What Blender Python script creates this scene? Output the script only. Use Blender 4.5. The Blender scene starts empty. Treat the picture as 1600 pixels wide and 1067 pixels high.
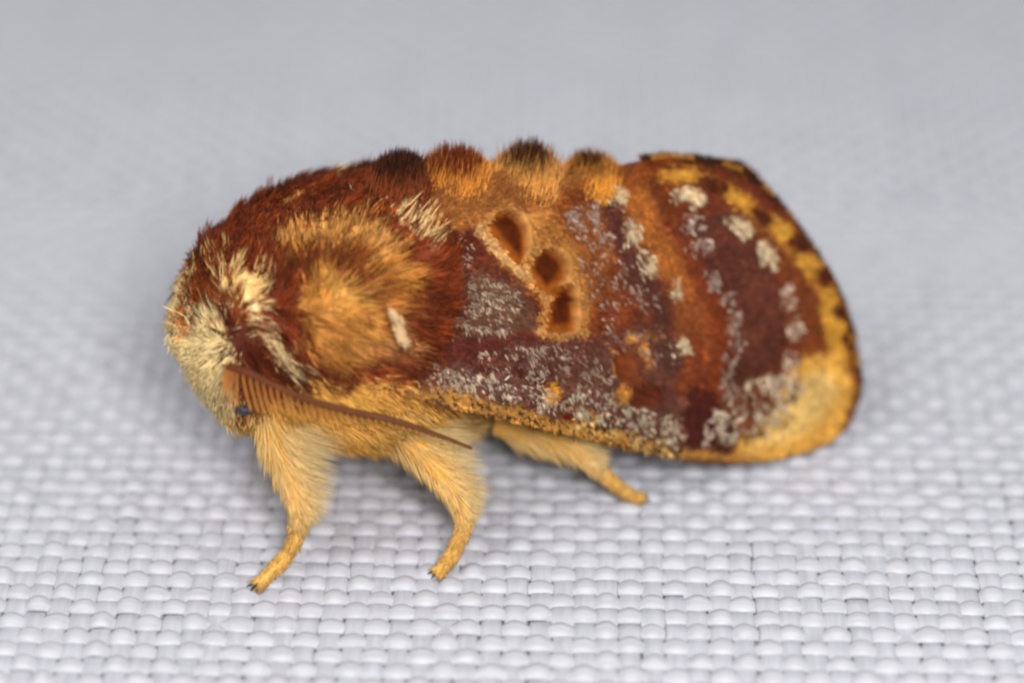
import bpy, math
import numpy as np
from mathutils import Matrix, Vector

# ------------------------------------------------------------------ camera, light, exposure
MM = 0.001                                   # all modelling below is in millimetres
ELEV = math.radians(33.0)                    # height of the lens above the cloth
DIST = 102.7                                 # lens to the middle of the framed cloth
FPX = 1600 * 100.0 / 36.0                    # 100 mm lens on a 36 mm wide frame, in photo pixels
sc = bpy.context.scene
cam_data = bpy.data.cameras.new("camera")
cam = bpy.data.objects.new("camera", cam_data)
sc.collection.objects.link(cam)
sc.camera = cam
CAM = np.array([0.0, -DIST * math.cos(ELEV), DIST * math.sin(ELEV)])
FWD = np.array([0.0, math.cos(ELEV), -math.sin(ELEV)])
UPV = np.array([0.0, math.sin(ELEV), math.cos(ELEV)])
RGT = np.array([1.0, 0.0, 0.0])
cam.location = CAM * MM
cam.rotation_euler = (math.pi / 2 - ELEV, 0, 0)
cam_data.lens = 100.0
cam_data.sensor_width = 36.0
cam_data.clip_start = 0.005
cam_data.clip_end = 5.0
cam_data.dof.use_dof = True
cam_data.dof.focus_distance = 90.4 * MM
cam_data.dof.aperture_fstop = 23.0           # small-sensor macro blur: the far cloth melts away
cam_data.dof.aperture_blades = 0

world = bpy.data.worlds.new("World")
sc.world = world
world.use_nodes = True
bg = world.node_tree.nodes["Background"]
bg.inputs[0].default_value = (0.93, 0.95, 1.0, 1)
bg.inputs[1].default_value = 0.50


def area_light(name, loc, target, size, power, color):
    ld = bpy.data.lights.new(name, 'AREA')
    ld.shape = 'DISK'
    ld.size = size * MM
    ld.energy = power
    ld.color = color
    o = bpy.data.objects.new(name, ld)
    sc.collection.objects.link(o)
    o.location = Vector(loc) * MM
    d = Vector(target) - Vector(loc)
    o.rotation_euler = d.to_track_quat('-Z', 'Y').to_euler()
    return o


area_light("lamp_key", (-62, -72, 128), (-4, -12, 3), 80, 0.085, (1.0, 0.98, 0.955))
area_light("lamp_flash", (16, -94, 74), (0, -15, 3), 34, 0.130, (1.0, 0.985, 0.965))

sc.view_settings.view_transform = 'Standard'
sc.view_settings.look = 'None'
sc.view_settings.exposure = 0.08
sc.view_settings.gamma = 1.0
sc.cycles.use_denoising = True
sc.cycles.filter_width = 2.4
sc.cycles.max_bounces = 8

rng = np.random.default_rng(7)

# ------------------------------------------------------------------ where the moth stands
PSI = math.radians(20.0)                     # the moth's tail points away from the lens
LD = np.array([math.cos(PSI), math.sin(PSI), 0])       # along the body, head to tail
SD = np.array([math.sin(PSI), -math.cos(PSI), 0])      # sideways, towards the lens


def ray(px, py):
    px = np.asarray(px, float)[..., None]; py = np.asarray(py, float)[..., None]
    return FWD + RGT * (px - 800) / FPX + UPV * (533.5 - py) / FPX


def on_ground(px, py, z=0.0):
    d = ray(px, py)
    return CAM + d * ((z - CAM[2]) / d[..., 2:3])


ORG = on_ground(685, 895) - 6.5 * SD


def side(px, py, s):
    """point (local mm: x along body, y = -s, z) seen at a pixel at sideways distance s from the body axis"""
    d = ray(px, py)
    s = np.asarray(s, float)
    t = ((ORG - CAM) @ SD + s) / (d @ SD)
    p = CAM + d * t[..., None] - ORG
    return np.stack([p @ LD, -(p @ SD), p[..., 2]], -1)


def to_world(q):
    q = np.asarray(q, float)
    return ORG + q[..., 0:1] * LD - q[..., 1:2] * SD + q[..., 2:3] * np.array([0, 0, 1.0])


def to_px(q):
    p = to_world(q) - CAM
    w = p @ FWD
    return 800 + FPX * (p @ RGT) / w, 533.5 - FPX * (p @ UPV) / w


def dir_local(dx, dy):
    """a stroke direction drawn on the side view (x right, y down) as a local vector"""
    v = np.asarray(dx)[..., None] * RGT - np.asarray(dy)[..., None] * UPV
    return np.stack([v @ LD, -(v @ SD), v[..., 2]], -1)


def unit(v):
    return v / np.maximum(np.linalg.norm(v, axis=-1, keepdims=True), 1e-9)


# ------------------------------------------------------------------ helpers: noise, painting, meshes
def vnoise(x, y, seed=0):
    xi = np.floor(x).astype(np.int64); yi = np.floor(y).astype(np.int64)
    fx = x - xi; fy = y - yi
    fx = fx * fx * (3 - 2 * fx); fy = fy * fy * (3 - 2 * fy)

    def h(a, b):
        n = (a * 374761393 + b * 668265263 + seed * 974711) & 0xffffffff
        n = ((n ^ (n >> 13)) * 1274126177) & 0xffffffff
        n = ((n ^ (n >> 16)) * 2246822519) & 0xffffffff
        return ((n >> 8) & 0xffff) / 65535.0
    return ((h(xi, yi) * (1 - fx) + h(xi + 1, yi) * fx) * (1 - fy)
            + (h(xi, yi + 1) * (1 - fx) + h(xi + 1, yi + 1) * fx) * fy)


def fbm(x, y, seed=0, o=3):
    r = 0; a = 0.5
    for i in range(o):
        r = r + a * vnoise(x, y, seed + 17 * i); x = x * 2.03; y = y * 2.03; a *= 0.5
    return r / (1 - 0.5 ** o)


def lin(c):
    c = np.asarray(c, float) / 255.0
    return np.where(c <= 0.04045, c / 12.92, ((c + 0.055) / 1.055) ** 2.4)


def cap(c, top=.82):
    return np.maximum(c * np.minimum(1, top / np.maximum(c.max(-1, keepdims=True), 1e-6)), .002)


def pig(c, gain=0.60):
    return cap(lin(c) * gain)


def furp(c, gain=1.35):
    return cap(lin(c) * gain, .9)


STEP = 1.5
GX, GY = np.meshgrid(np.arange(200, 1420, STEP), np.arange(180, 960, STEP))
WX = (fbm(GX / 38, GY / 38, 1) - .5) * 9 + (fbm(GX / 9, GY / 9, 2, 2) - .5) * 7
WY = (fbm(GX / 38, GY / 38, 5) - .5) * 9 + (fbm(GX / 9, GY / 9, 6, 2) - .5) * 7


class Sheet:
    def __init__(self, base, warp=1.0):
        self.c = np.zeros(GX.shape + (len(base),)) + np.asarray(base, float)
        self.x = GX + WX * warp; self.y = GY + WY * warp

    def stroke(self, pts, w):
        d = np.full(self.x.shape, 1e9)
        for (x0, y0), (x1, y1) in zip(pts[:-1], pts[1:]):
            ex, ey = x1 - x0, y1 - y0
            t = np.clip(((self.x - x0) * ex + (self.y - y0) * ey) / (ex * ex + ey * ey + 1e-9), 0, 1)
            d = np.minimum(d, np.hypot(self.x - x0 - t * ex, self.y - y0 - t * ey))
        return d - w / 2

    def poly(self, pts):
        n = len(pts)
        d = self.stroke(list(pts) + [pts[0]], 0)
        inside = np.zeros(self.x.shape, bool)
        for i in range(n):
            (x0, y0), (x1, y1) = pts[i], pts[(i + 1) % n]
            c = ((y0 > self.y) != (y1 > self.y))
            inside ^= c & (self.x < (x1 - x0) * (self.y - y0) / (y1 - y0 + 1e-12) + x0)
        return np.where(inside, -d, d)

    def ell(self, cx, cy, rx, ry, ang=0):
        a = math.radians(ang)
        u = (self.x - cx) * math.cos(a) + (self.y - cy) * math.sin(a)
        v = -(self.x - cx) * math.sin(a) + (self.y - cy) * math.cos(a)
        return (np.hypot(u / rx, v / ry) - 1) * min(rx, ry)

    def put(self, sd, col, soft=6, op=1.0, speck=None, seed=0, aspect=1.0):
        m = np.clip(0.5 - sd / soft, 0, 1); m = m * m * (3 - 2 * m) * op
        if speck:
            size, cover = speck
            n = fbm(GX / size * aspect, GY / size / aspect, 40 + seed, 2)
            m = m * np.clip((n - (1 - cover) * .9) / .09, 0, 1)
        self.c += (np.asarray(col, float) - self.c) * m[..., None]

    def at(self, px, py, arr=None):
        u = np.clip((np.asarray(px) - 200) / STEP, 0, GX.shape[1] - 1.001)
        v = np.clip((np.asarray(py) - 180) / STEP, 0, GX.shape[0] - 1.001)
        i = u.astype(int); j = v.astype(int); a = (u - i)[..., None]; b = (v - j)[..., None]
        c = self.c if arr is None else arr[..., None]
        return (c[j, i] * (1 - a) + c[j, i + 1] * a) * (1 - b) + (c[j + 1, i] * (1 - a) + c[j + 1, i + 1] * a) * b


def mesh_np(name, verts, faces, cols=None, smooth=True):
    """verts (n,3) in mm, faces (m,k) all with k corners"""
    me = bpy.data.meshes.new(name)
    v = np.asarray(verts, np.float32) * MM
    f = np.asarray(faces, np.int32)
    me.vertices.add(len(v)); me.vertices.foreach_set("co", v.ravel())
    me.loops.add(f.size); me.loops.foreach_set("vertex_index", f.ravel())
    me.polygons.add(len(f))
    me.polygons.foreach_set("loop_start", np.arange(0, f.size, f.shape[1], dtype=np.int32))
    me.update(calc_edges=True)
    me.polygons.foreach_set("use_smooth", np.full(len(f), smooth))
    if cols is not None:
        at = me.color_attributes.new("Pigment", 'FLOAT_COLOR', 'POINT')
        c4 = np.ones((len(v), 4), np.float32); c4[:, :3] = cols
        at.data.foreach_set("color", c4.ravel())
    return me


def link(name, me, mat=None, parent=None, kind=None, label=None):
    o = bpy.data.objects.new(name, me)
    sc.collection.objects.link(o)
    if mat and me and not me.materials:
        me.materials.append(mat)
    if parent: o.parent = parent
    if kind: o["kind"] = kind
    if label: o["label"] = label
    return o


def copy_tree(o, parent, mirror=False):
    c = o.copy(); sc.collection.objects.link(c); c.parent = parent
    if mirror: c.scale = (1, -1, 1)
    for ch in list(o.children): copy_tree(ch, c)
    return c


def grid_faces(nu, nv, wrap_v=False):
    i = np.arange(nu - 1)[:, None]; j = np.arange(nv if wrap_v else nv - 1)[None, :]
    a = i * nv + j; b = i * nv + (j + 1) % nv
    return np.stack([a, b, b + nv, a + nv], -1).reshape(-1, 4)


def smooth_interp(x, xs, ys, k=None):
    """monotone-ish cubic through the table"""
    xs = np.asarray(xs, float); ys = np.asarray(ys, float)
    x = np.clip(x, xs[0], xs[-1])
    m = np.gradient(ys, xs)
    i = np.clip(np.searchsorted(xs, x, side='right') - 1, 0, len(xs) - 2)
    h = xs[i + 1] - xs[i]; t = (x - xs[i]) / h
    t2 = t * t; t3 = t2 * t
    return ((2 * t3 - 3 * t2 + 1) * ys[i] + (t3 - 2 * t2 + t) * h * m[i] + (-2 * t3 + 3 * t2) * ys[i + 1] + (t3 - t2) * h * m[i + 1])


def tube(path, rad, sides=10, flat=1.0):
    path = np.asarray(path, float); n = len(path)
    tg = unit(np.gradient(path, axis=0))
    ref = np.array([0, 1.0, 0.2])
    a = unit(np.cross(tg, ref)); b = np.cross(tg, a)
    th = np.linspace(0, 2 * math.pi, sides, endpoint=False)
    r = np.broadcast_to(np.asarray(rad, float), (n,))
    v = path[:, None, :] + r[:, None, None] * (np.cos(th)[None, :, None] * a[:, None, :] + flat * np.sin(th)[None, :, None] * b[:, None, :])
    return v.reshape(-1, 3), grid_faces(n, sides, True), tg


def hairs(root, d, length, rad, c0, c1, bend=None, rings=3):
    """tapered three-sided strands"""
    n = len(root)
    length = np.broadcast_to(length, (n,))[:, None]; rad = np.broadcast_to(rad, (n,))[:, None]
    d = unit(d)
    if bend is None: bend = np.zeros((n, 3))
    a = unit(np.cross(d, rng.normal(size=(n, 3)))); b = np.cross(d, a)
    ts = np.linspace(0, 1, rings + 1)
    V = np.zeros((n, rings * 3 + 1, 3)); C = np.zeros((n, rings * 3 + 1, 3))
    for k, t in enumerate(ts):
        p = root + d * length * t + bend * length * t * t
        col = c0 + (c1 - c0) * t
        if k == rings:
            V[:, -1] = p; C[:, -1] = col
        else:
            w = rad * (1 - t) ** 0.55
            for q in range(3):
                an = 2 * math.pi * q / 3
                V[:, k * 3 + q] = p + w * (a * math.cos(an) + b * math.sin(an)); C[:, k * 3 + q] = col
    f = []
    for k in range(rings - 1):
        for q in range(3):
            a0, a1 = k * 3 + q, k * 3 + (q + 1) % 3
            f += [(a0, a1, a1 + 3), (a0, a1 + 3, a0 + 3)]
    k = rings - 1
    for q in range(3):
        f.append((k * 3 + q, k * 3 + (q + 1) % 3, rings * 3))
    f = np.array(f)[None] + (np.arange(n) * (rings * 3 + 1))[:, None, None]
    return V.reshape(-1, 3), f.reshape(-1, 3), cap(C.reshape(-1, 3), .9)


def join(*parts):
    V, Fs, C, o = [], [], [], 0
    for v, f, c in parts:
        V.append(v); Fs.append(f + o); C.append(c); o += len(v)
    return np.concatenate(V), np.concatenate(Fs), np.concatenate(C)


# ------------------------------------------------------------------ materials
def nodes_of(name):
    m = bpy.data.materials.new(name); m.use_nodes = True
    nt = m.node_tree
    return m, nt, nt.nodes["Principled BSDF"]


def pigment_material(name, rough, spec, translucent=0.0, bump=0.0, bump_scale=2500, vary=0.12, sheen=0.0):
    m, nt, p = nodes_of(name)
    at = nt.nodes.new("ShaderNodeAttribute"); at.attribute_name = "Pigment"
    tc = nt.nodes.new("ShaderNodeTexCoord")
    no = nt.nodes.new("ShaderNodeTexNoise"); no.inputs["Scale"].default_value = bump_scale; no.inputs["Detail"].default_value = 3
    nt.links.new(tc.outputs["Object"], no.inputs["Vector"])
    mr = nt.nodes.new("ShaderNodeMapRange"); mr.inputs[1].default_value = .3; mr.inputs[2].default_value = .7
    mr.inputs[3].default_value = 1 - vary; mr.inputs[4].default_value = 1 + vary
    nt.links.new(no.outputs["Fac"], mr.inputs[0])
    mu = nt.nodes.new("ShaderNodeMix"); mu.data_type = 'RGBA'; mu.blend_type = 'MULTIPLY'; mu.inputs[0].default_value = 1
    nt.links.new(at.outputs["Color"], mu.inputs[6]); nt.links.new(mr.outputs[0], mu.inputs[7])
    nt.links.new(mu.outputs[2], p.inputs["Base Color"])
    p.inputs["Roughness"].default_value = rough
    p.inputs["Specular IOR Level"].default_value = spec
    if sheen: p.inputs["Sheen Weight"].default_value = sheen
    if bump:
        b = nt.nodes.new("ShaderNodeBump"); b.inputs["Strength"].default_value = bump; b.inputs["Distance"].default_value = 0.00004
        nt.links.new(no.outputs["Fac"], b.inputs["Height"]); nt.links.new(b.outputs[0], p.inputs["Normal"])
    if translucent:
        tr = nt.nodes.new("ShaderNodeBsdfTranslucent"); nt.links.new(mu.outputs[2], tr.inputs[0])
        mx = nt.nodes.new("ShaderNodeMixShader"); mx.inputs[0].default_value = translucent
        nt.links.new(p.outputs[0], mx.inputs[1]); nt.links.new(tr.outputs[0], mx.inputs[2])
        nt.links.new(mx.outputs[0], nt.nodes["Material Output"].inputs[0])
    return m


M_WING = pigment_material("wing_membrane", .65, .05, 0, .35, 3500, .15)
M_SCALE = pigment_material("wing_scale", .6, .07, 0.1, 0, 900, .1)
M_FUR = pigment_material("fur_strand", .55, .12, 0.04, 0, 600, .1)
M_FLUFF = pigment_material("pale_fluff", .6, .1, 0.1, 0, 600, .08, sheen=.12)
M_SKIN = pigment_material("moth_skin", .7, .2, 0, .3, 2500, .15)


def yarn_material(name, col, rough, spec, vary, grain):
    m, nt, p = nodes_of(name)
    tc = nt.nodes.new("ShaderNodeTexCoord")
    n1 = nt.nodes.new("ShaderNodeTexNoise"); n1.inputs["Scale"].default_value = 1.0; n1.inputs["Detail"].default_value = 4
    n2 = nt.nodes.new("ShaderNodeTexNoise"); n2.inputs["Scale"].default_value = 60; n2.inputs["Detail"].default_value = 2
    oi = nt.nodes.new("ShaderNodeObjectInfo")
    add = nt.nodes.new("ShaderNodeVectorMath"); add.operation = 'ADD'
    nt.links.new(tc.outputs["Object"], add.inputs[0]); nt.links.new(oi.outputs["Random"], add.inputs[1])
    mp = nt.nodes.new("ShaderNodeVectorMath"); mp.operation = 'MULTIPLY'; mp.inputs[1].default_value = grain
    nt.links.new(add.outputs[0], mp.inputs[0]); nt.links.new(mp.outputs[0], n1.inputs["Vector"]); nt.links.new(add.outputs[0], n2.inputs["Vector"])
    r = nt.nodes.new("ShaderNodeMapRange"); r.inputs[1].default_value = .3; r.inputs[2].default_value = .7
    r.inputs[3].default_value = 1 - vary; r.inputs[4].default_value = 1 + vary * .4
    nt.links.new(n1.outputs["Fac"], r.inputs[0])
    hs = nt.nodes.new("ShaderNodeMix"); hs.data_type = 'RGBA'
    hs.inputs[6].default_value = (col[0], col[1], col[2], 1)
    hs.inputs[7].default_value = (col[0] * 1.03, col[1] * .985, col[2] * 1.0, 1)
    nt.links.new(n2.outputs["Fac"], hs.inputs[0])
    mu = nt.nodes.new("ShaderNodeMix"); mu.data_type = 'RGBA'; mu.blend_type = 'MULTIPLY'; mu.inputs[0].default_value = 1
    nt.links.new(hs.outputs[2], mu.inputs[6]); nt.links.new(r.outputs[0], mu.inputs[7])
    nt.links.new(mu.outputs[2], p.inputs["Base Color"])
    p.inputs["Roughness"].default_value = rough; p.inputs["Specular IOR Level"].default_value = spec
    b = nt.nodes.new("ShaderNodeBump"); b.inputs["Strength"].default_value = .5; b.inputs["Distance"].default_value = 0.00004
    nt.links.new(n1.outputs["Fac"], b.inputs["Height"]); nt.links.new(b.outputs[0], p.inputs["Normal"])
    return m


M_WEFT = yarn_material("weft_yarn", (.474, .485, .515), .5, .3, .14, (300, 4200, 4200))
M_WARP = yarn_material("warp_yarn", (.428, .44, .475), .65, .2, .14, (4200, 300, 4200))
M_BACK = yarn_material("backing_weave", (.50, .505, .53), .8, .1, .1, (900, 900, 900))

# ------------------------------------------------------------------ the cloth: a plain weave of single threads
PITCH = 0.72
CLOTH_ROT = math.radians(-1.6)
cloth = bpy.data.objects.new("cloth", None); sc.collection.objects.link(cloth)
cloth["kind"] = "structure"
cloth["label"] = "white plain-woven cloth sheet under the moth"
cloth.rotation_euler = (0, 0, CLOTH_ROT)
cloth.location = (0, 0.006, 0)
NWARP, NWEFT = 92, 108
LX, LY = NWARP * PITCH, NWEFT * PITCH
back = mesh_np("backing", np.array([[-LX, -LY, -.62], [LX, -LY, -.62], [LX, LY, -.62], [-LX, LY, -.62]]) * .56, [[0, 1, 2, 3]])
link("backing", back, M_BACK, cloth)


def thread_mesh(name, count, phase, amp, hw, hh, z0, seed, along_x, mat):
    r = np.random.default_rng(seed)
    seg = 8
    n = count * seg + 1
    u = np.linspace(0, count, n)                       # in pitches
    ph = math.pi * (u + phase)
    top = np.cos(ph)
    k = np.clip(np.round(u).astype(int), 0, count)
    jit_h = r.normal(0, .03, count + 1)[k]; jit_w = r.normal(0, .10, count + 1)[k]
    smoothk = np.ones(5) / 5
    jit_h = np.convolve(jit_h, smoothk, 'same'); jit_w = np.convolve(jit_w, smoothk, 'same')
    wob = np.convolve(r.normal(0, .05, n), np.ones(25) / 25, 'same')
    zc = z0 + amp * np.sign(top) * np.abs(top) ** .8 + jit_h
    w = hw * ((.76 + .24 * top if along_x else .93 + .05 * top) + jit_w * .6); h = hh * (1 + .12 * top)
    th = np.linspace(0, 2 * math.pi, 10, endpoint=False)
    a = (u - count / 2) * PITCH
    V = np.zeros((n, 10, 3))
    V[..., 0] = a[:, None]
    V[..., 1] = wob[:, None] + w[:, None] * np.cos(th)
    V[..., 2] = zc[:, None] + h[:, None] * np.sin(th)
    if not along_x:
        V = V[..., [1, 0, 2]] * np.array([1, 1, 1])
    me = mesh_np(name, V.reshape(-1, 3), grid_faces(n, 10, True))
    me.materials.append(mat)
    return me


weft_meshes = [[thread_mesh("weft_thread", NWARP, p, .10, .40, .125, -.19, 10 + v * 2 + p, True, M_WEFT) for v in range(7)] for p in (0, 1)]
warp_meshes = [[thread_mesh("warp_thread", NWEFT, p, .035, .40, .115, -.20, 90 + v * 2 + p, False, M_WARP) for v in range(7)] for p in (0, 1)]
for j in range(NWEFT):
    o = link("weft_thread", weft_meshes[j % 2][int(rng.integers(7))], None, cloth)
    o.location = (rng.normal(0, .03) * MM, ((j - NWEFT / 2) * PITCH + rng.normal(0, .02)) * MM, rng.normal(0, .012) * MM)
    o.rotation_euler = (0, 0, rng.normal(0, .0012))
for i in range(NWARP):
    o = link("warp_thread", warp_meshes[(i + 1) % 2][int(rng.integers(7))], None, cloth)
    o.location = (((i - NWARP / 2) * PITCH + rng.normal(0, .02)) * MM, rng.normal(0, .03) * MM, rng.normal(0, .01) * MM)
    o.rotation_euler = (0, 0, rng.normal(0, .0012))

# ------------------------------------------------------------------ the moth
moth = bpy.data.objects.new("moth", None); sc.collection.objects.link(moth)
moth.location = ORG * MM
moth.rotation_euler = (0, 0, PSI)
moth["label"] = "furry brown, maroon and ochre moth resting on white woven cloth"
moth["category"] = "moth"

# ---- colour of the fur, drawn on the side view
fur = Sheet(furp((108, 46, 18), 1.1))
P = fur.put
P(fur.poly([(320, 330), (420, 270), (640, 215), (660, 300), (560, 330), (430, 360), (340, 420)]), furp((84, 34, 16), 1.0), 30)
P(fur.stroke([(590, 228), (650, 240)], 30), furp((64, 30, 16)), 20)
# golden shoulder tuft, broken by brown
P(fur.poly([(418, 392), (440, 362), (500, 345), (560, 342), (606, 372), (640, 420), (640, 455), (606, 505), (590, 545), (540, 575), (490, 570), (470, 520), (462, 440)]), furp((192, 128, 56), .78), 14)
P(fur.stroke([(428, 385), (480, 360), (550, 358), (600, 388)], 26), furp((214, 154, 82), .86), 16, .9)
P(fur.stroke([(500, 398), (468, 425), (452, 450)], 44), furp((96, 40, 14), 1.0), 12, .95)
P(fur.stroke([(545, 396), (544, 425), (566, 444)], 36), furp((100, 42, 14), 1.0), 12, .95)
P(fur.stroke([(575, 470), (626, 452)], 24), furp((118, 58, 22), 1.0), 14, .85)
P(fur.ell(500, 475, 9, 9), furp((80, 34, 12)), 10, .8)
P(fur.ell(528, 468, 30, 22), furp((226, 170, 84), .9), 12, .7)
P(fur.ell(490, 540, 24, 24), furp((190, 126, 62), 1.0), 16, .7)
P(fur.stroke([(545, 545), (600, 535), (640, 548)], 22), furp((184, 128, 74), 1.0), 16, .8)
P(fur.stroke([(470, 575), (560, 582), (640, 575)], 24), furp((104, 46, 24), 1.1), 14, .85)
P(fur.stroke([(422, 400), (430, 480), (452, 560), (480, 590)], 42), furp((96, 38, 16), 1.1), 12)
# collar and face
P(fur.poly([(338, 425), (404, 430), (402, 462), (388, 492), (372, 470), (350, 452)]), furp((236, 200, 130)), 8)
P(fur.stroke([(390, 470), (404, 512), (430, 552), (455, 578)], 14), furp((232, 206, 150)), 6)
P(fur.stroke([(334, 352), (340, 402)], 9), furp((206, 170, 104)), 8, .8)
P(fur.poly([(300, 440), (340, 455), (375, 490), (372, 520), (340, 500), (285, 500)]), furp((120, 58, 22), 1.1), 12)
P(fur.poly([(255, 560), (280, 512), (305, 500), (335, 500), (362, 516), (370, 560), (362, 650), (300, 650), (262, 600)]), furp((246, 218, 156), 1.8), 9)
P(fur.stroke([(262, 512), (285, 502)], 20), furp((176, 104, 40)), 12)
P(fur.stroke([(368, 520), (388, 562), (440, 590), (500, 612)], 38), furp((76, 28, 12), 1.0), 10)
P(fur.stroke([(588, 275), (620, 312), (674, 364)], 27), furp((236, 200, 136)), 8)
P(fur.stroke([(615, 262), (668, 330)], 18), furp((84, 38, 18)), 10, .9)
# rump, chest, belly
P(fur.poly([(660, 250), (760, 235), (950, 240), (960, 300), (800, 330), (690, 348)]), furp((206, 138, 60)), 16)
P(fur.poly([(480, 602), (640, 604), (760, 650), (860, 690), (760, 760), (640, 760), (400, 760), (395, 640), (420, 620)]), furp((240, 180, 88), 1.6), 12)
P(fur.poly([(590, 650), (780, 650), (1000, 720), (1000, 760), (600, 760)]), furp((240, 196, 120)), 30)
P(fur.poly([(290, 645), (380, 650), (420, 650), (430, 740), (300, 720)]), furp((226, 176, 100)), 12)
P(fur.stroke([(405, 640), (430, 720)], 26), furp((238, 198, 122)), 16)

# ---- body: head, thorax and abdomen in one mesh
ST = np.array([  # photo x at the axis, upper and lower outline, half width in mm
    (258, 505, 560, 0.6), (270, 474, 602, 1.7), (295, 425, 650, 2.7), (325, 375, 672, 3.2), (365, 345, 680, 3.6), (410, 312, 682, 4.1),
    (470, 285, 695, 4.5), (540, 265, 698, 4.6), (600, 257, 690, 4.3), (650, 262, 676, 3.7), (700, 290, 655, 3.0), (780, 312, 640, 2.6),
    (880, 318, 640, 2.4), (980, 325, 650, 2.0), (1080, 350, 640, 1.5), (1150, 430, 600, .7)])
sx = np.concatenate([258 + 144 * np.linspace(0, 1, 26) ** 1.6, np.linspace(406, 1150, 70)])
sx = sx + 22                                           # the near flank shows a little further right than the axis
yt = smooth_interp(sx - 22, ST[:, 0], ST[:, 1]) + 8; yb = smooth_interp(sx - 22, ST[:, 0], ST[:, 2]) - 8
aw = smooth_interp(sx - 22, ST[:, 0], ST[:, 3])
cen = side(sx, (yt + yb) / 2, np.zeros_like(sx))
dep = (to_world(cen) - CAM) @ FWD
hh = np.maximum(yb - yt, 8) / 2 * dep / FPX
bz = np.sqrt(np.maximum(hh ** 2 - (aw * math.sin(ELEV)) ** 2, (.5 * hh) ** 2)) / math.cos(ELEV)
NA = 72
ang = np.linspace(0, 2 * math.pi, NA, endpoint=False)
ca, sa = np.cos(ang), np.sin(ang)
bodyV = np.zeros((len(sx), NA, 3))
bodyV[..., 0] = cen[:, 0][:, None]
bodyV[..., 1] = aw[:, None] * np.sign(sa) * np.abs(sa) ** .92
bodyV[..., 2] = cen[:, 2][:, None] + bz[:, None] * np.sign(ca) * np.abs(ca) ** .92
bodyV[..., 2] = np.maximum(bodyV[..., 2], .35)
du = np.gradient(bodyV, axis=0); dv = np.roll(bodyV, -1, 1) - np.roll(bodyV, 1, 1)
bodyN = unit(np.cross(dv, du))
axis_pt = np.stack([cen[:, 0], 0 * aw, cen[:, 2]], -1)[:, None]
bodyN *= np.sign(((bodyV - axis_pt) * bodyN).sum(-1, keepdims=True) + 1e-9)


def near(q):                                           # the pattern is the same on both flanks
    q = np.array(q); q[..., 1] = -np.abs(q[..., 1]); return q


bx, by = to_px(near(bodyV))
bv = bodyV.reshape(-1, 3); bf = grid_faces(len(sx), NA, True)
caps = np.concatenate([cen[:1], cen[-1:]])
bv2 = np.concatenate([bv, caps])
tri = np.concatenate([bf[:, [0, 1, 2]], bf[:, [0, 2, 3]]])
n0 = len(bv); j = np.arange(NA); last = (len(sx) - 1) * NA
tri = np.concatenate([tri, np.stack([j * 0 + n0, (j + 1) % NA, j], -1), np.stack([j * 0 + n0 + 1, last + j, last + (j + 1) % NA], -1)])
bc = fur.at(bx, by).reshape(-1, 3)
bc2 = np.concatenate([bc, bc[:1], bc[-1:]])
body = link("body", mesh_np("body", bv2, tri, bc2), M_SKIN, moth, label="stout furry head, thorax and abdomen")

# ---- lie of the fur: guide strokes drawn on the side view: x, y, dx, dy, lift, length mm
GUIDE = np.array([
    (275, 500, -.8, -.6, .55, .7), (300, 460, -.6, -.8, .5, 1.0), (340, 500, -.35, -.9, .25, 1.0), (285, 550, -1., .1, .30, .8), (330, 560, -.7, .6, .16, .9),
    (320, 610, -.6, .9, .16, .8), (360, 620, -.2, 1., .16, .7), (310, 400, -.5, -1., .6, .9), (340, 370, -.5, -1., .6, .9), (400, 320, -.2, -1., .6, .8),
    (500, 275, .05, -1., .65, .75), (600, 250, .2, -1., .65, .8), (380, 450, .8, -.3, .35, .8), (400, 500, .8, .25, .3, .8), (430, 560, .8, .4, .3, .8),
    (370, 400, .2, -1., .5, .8), (430, 440, .2, -1., .4, .9), (450, 520, .4, .6, .3, .9), (470, 370, -.15, -1., .42, .75), (540, 350, .2, -1., .42, .75),
    (600, 380, .6, -.7, .35, .7), (500, 440, -.2, -.9, .45, .8), (560, 430, .7, -.5, .42, .85), (620, 440, 1., .1, .3, 1.0), (560, 500, 1., .3, .4, .9),
    (600, 530, 1., .25, .3, .9), (510, 560, .8, .5, .35, .8), (560, 580, 1., .3, .25, .8), (480, 600, .9, .35, .2, .8), (630, 310, .25, -1., .5, .8),
    (670, 350, .5, -.8, .4, .8), (700, 290, .15, -1., .5, 1.1), (800, 290, .3, -.8, .45, 1.0), (900, 280, .4, -.7, .4, .9), (440, 650, .3, 1., .3, 1.1),
    (520, 670, .8, .6, .25, 1.3), (600, 640, .7, .7, .25, 1.2), (620, 690, .6, .9, .3, 1.4), (700, 680, .8, .6, .3, 1.4), (420, 700, .3, 1., .4, 1.1),
    (760, 680, .9, .4, .3, 1.3), (850, 680, 1., .4, .3, 1.2), (1000, 620, 1., .2, .2, .8)])


def guide(px, py):
    d2 = (px[:, None] - GUIDE[None, :, 0]) ** 2 + (py[:, None] - GUIDE[None, :, 1]) ** 2
    w = 1 / (d2 + 150) ** 1.6
    w /= w.sum(1, keepdims=True)
    return w @ GUIDE[:, 2:]


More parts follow.
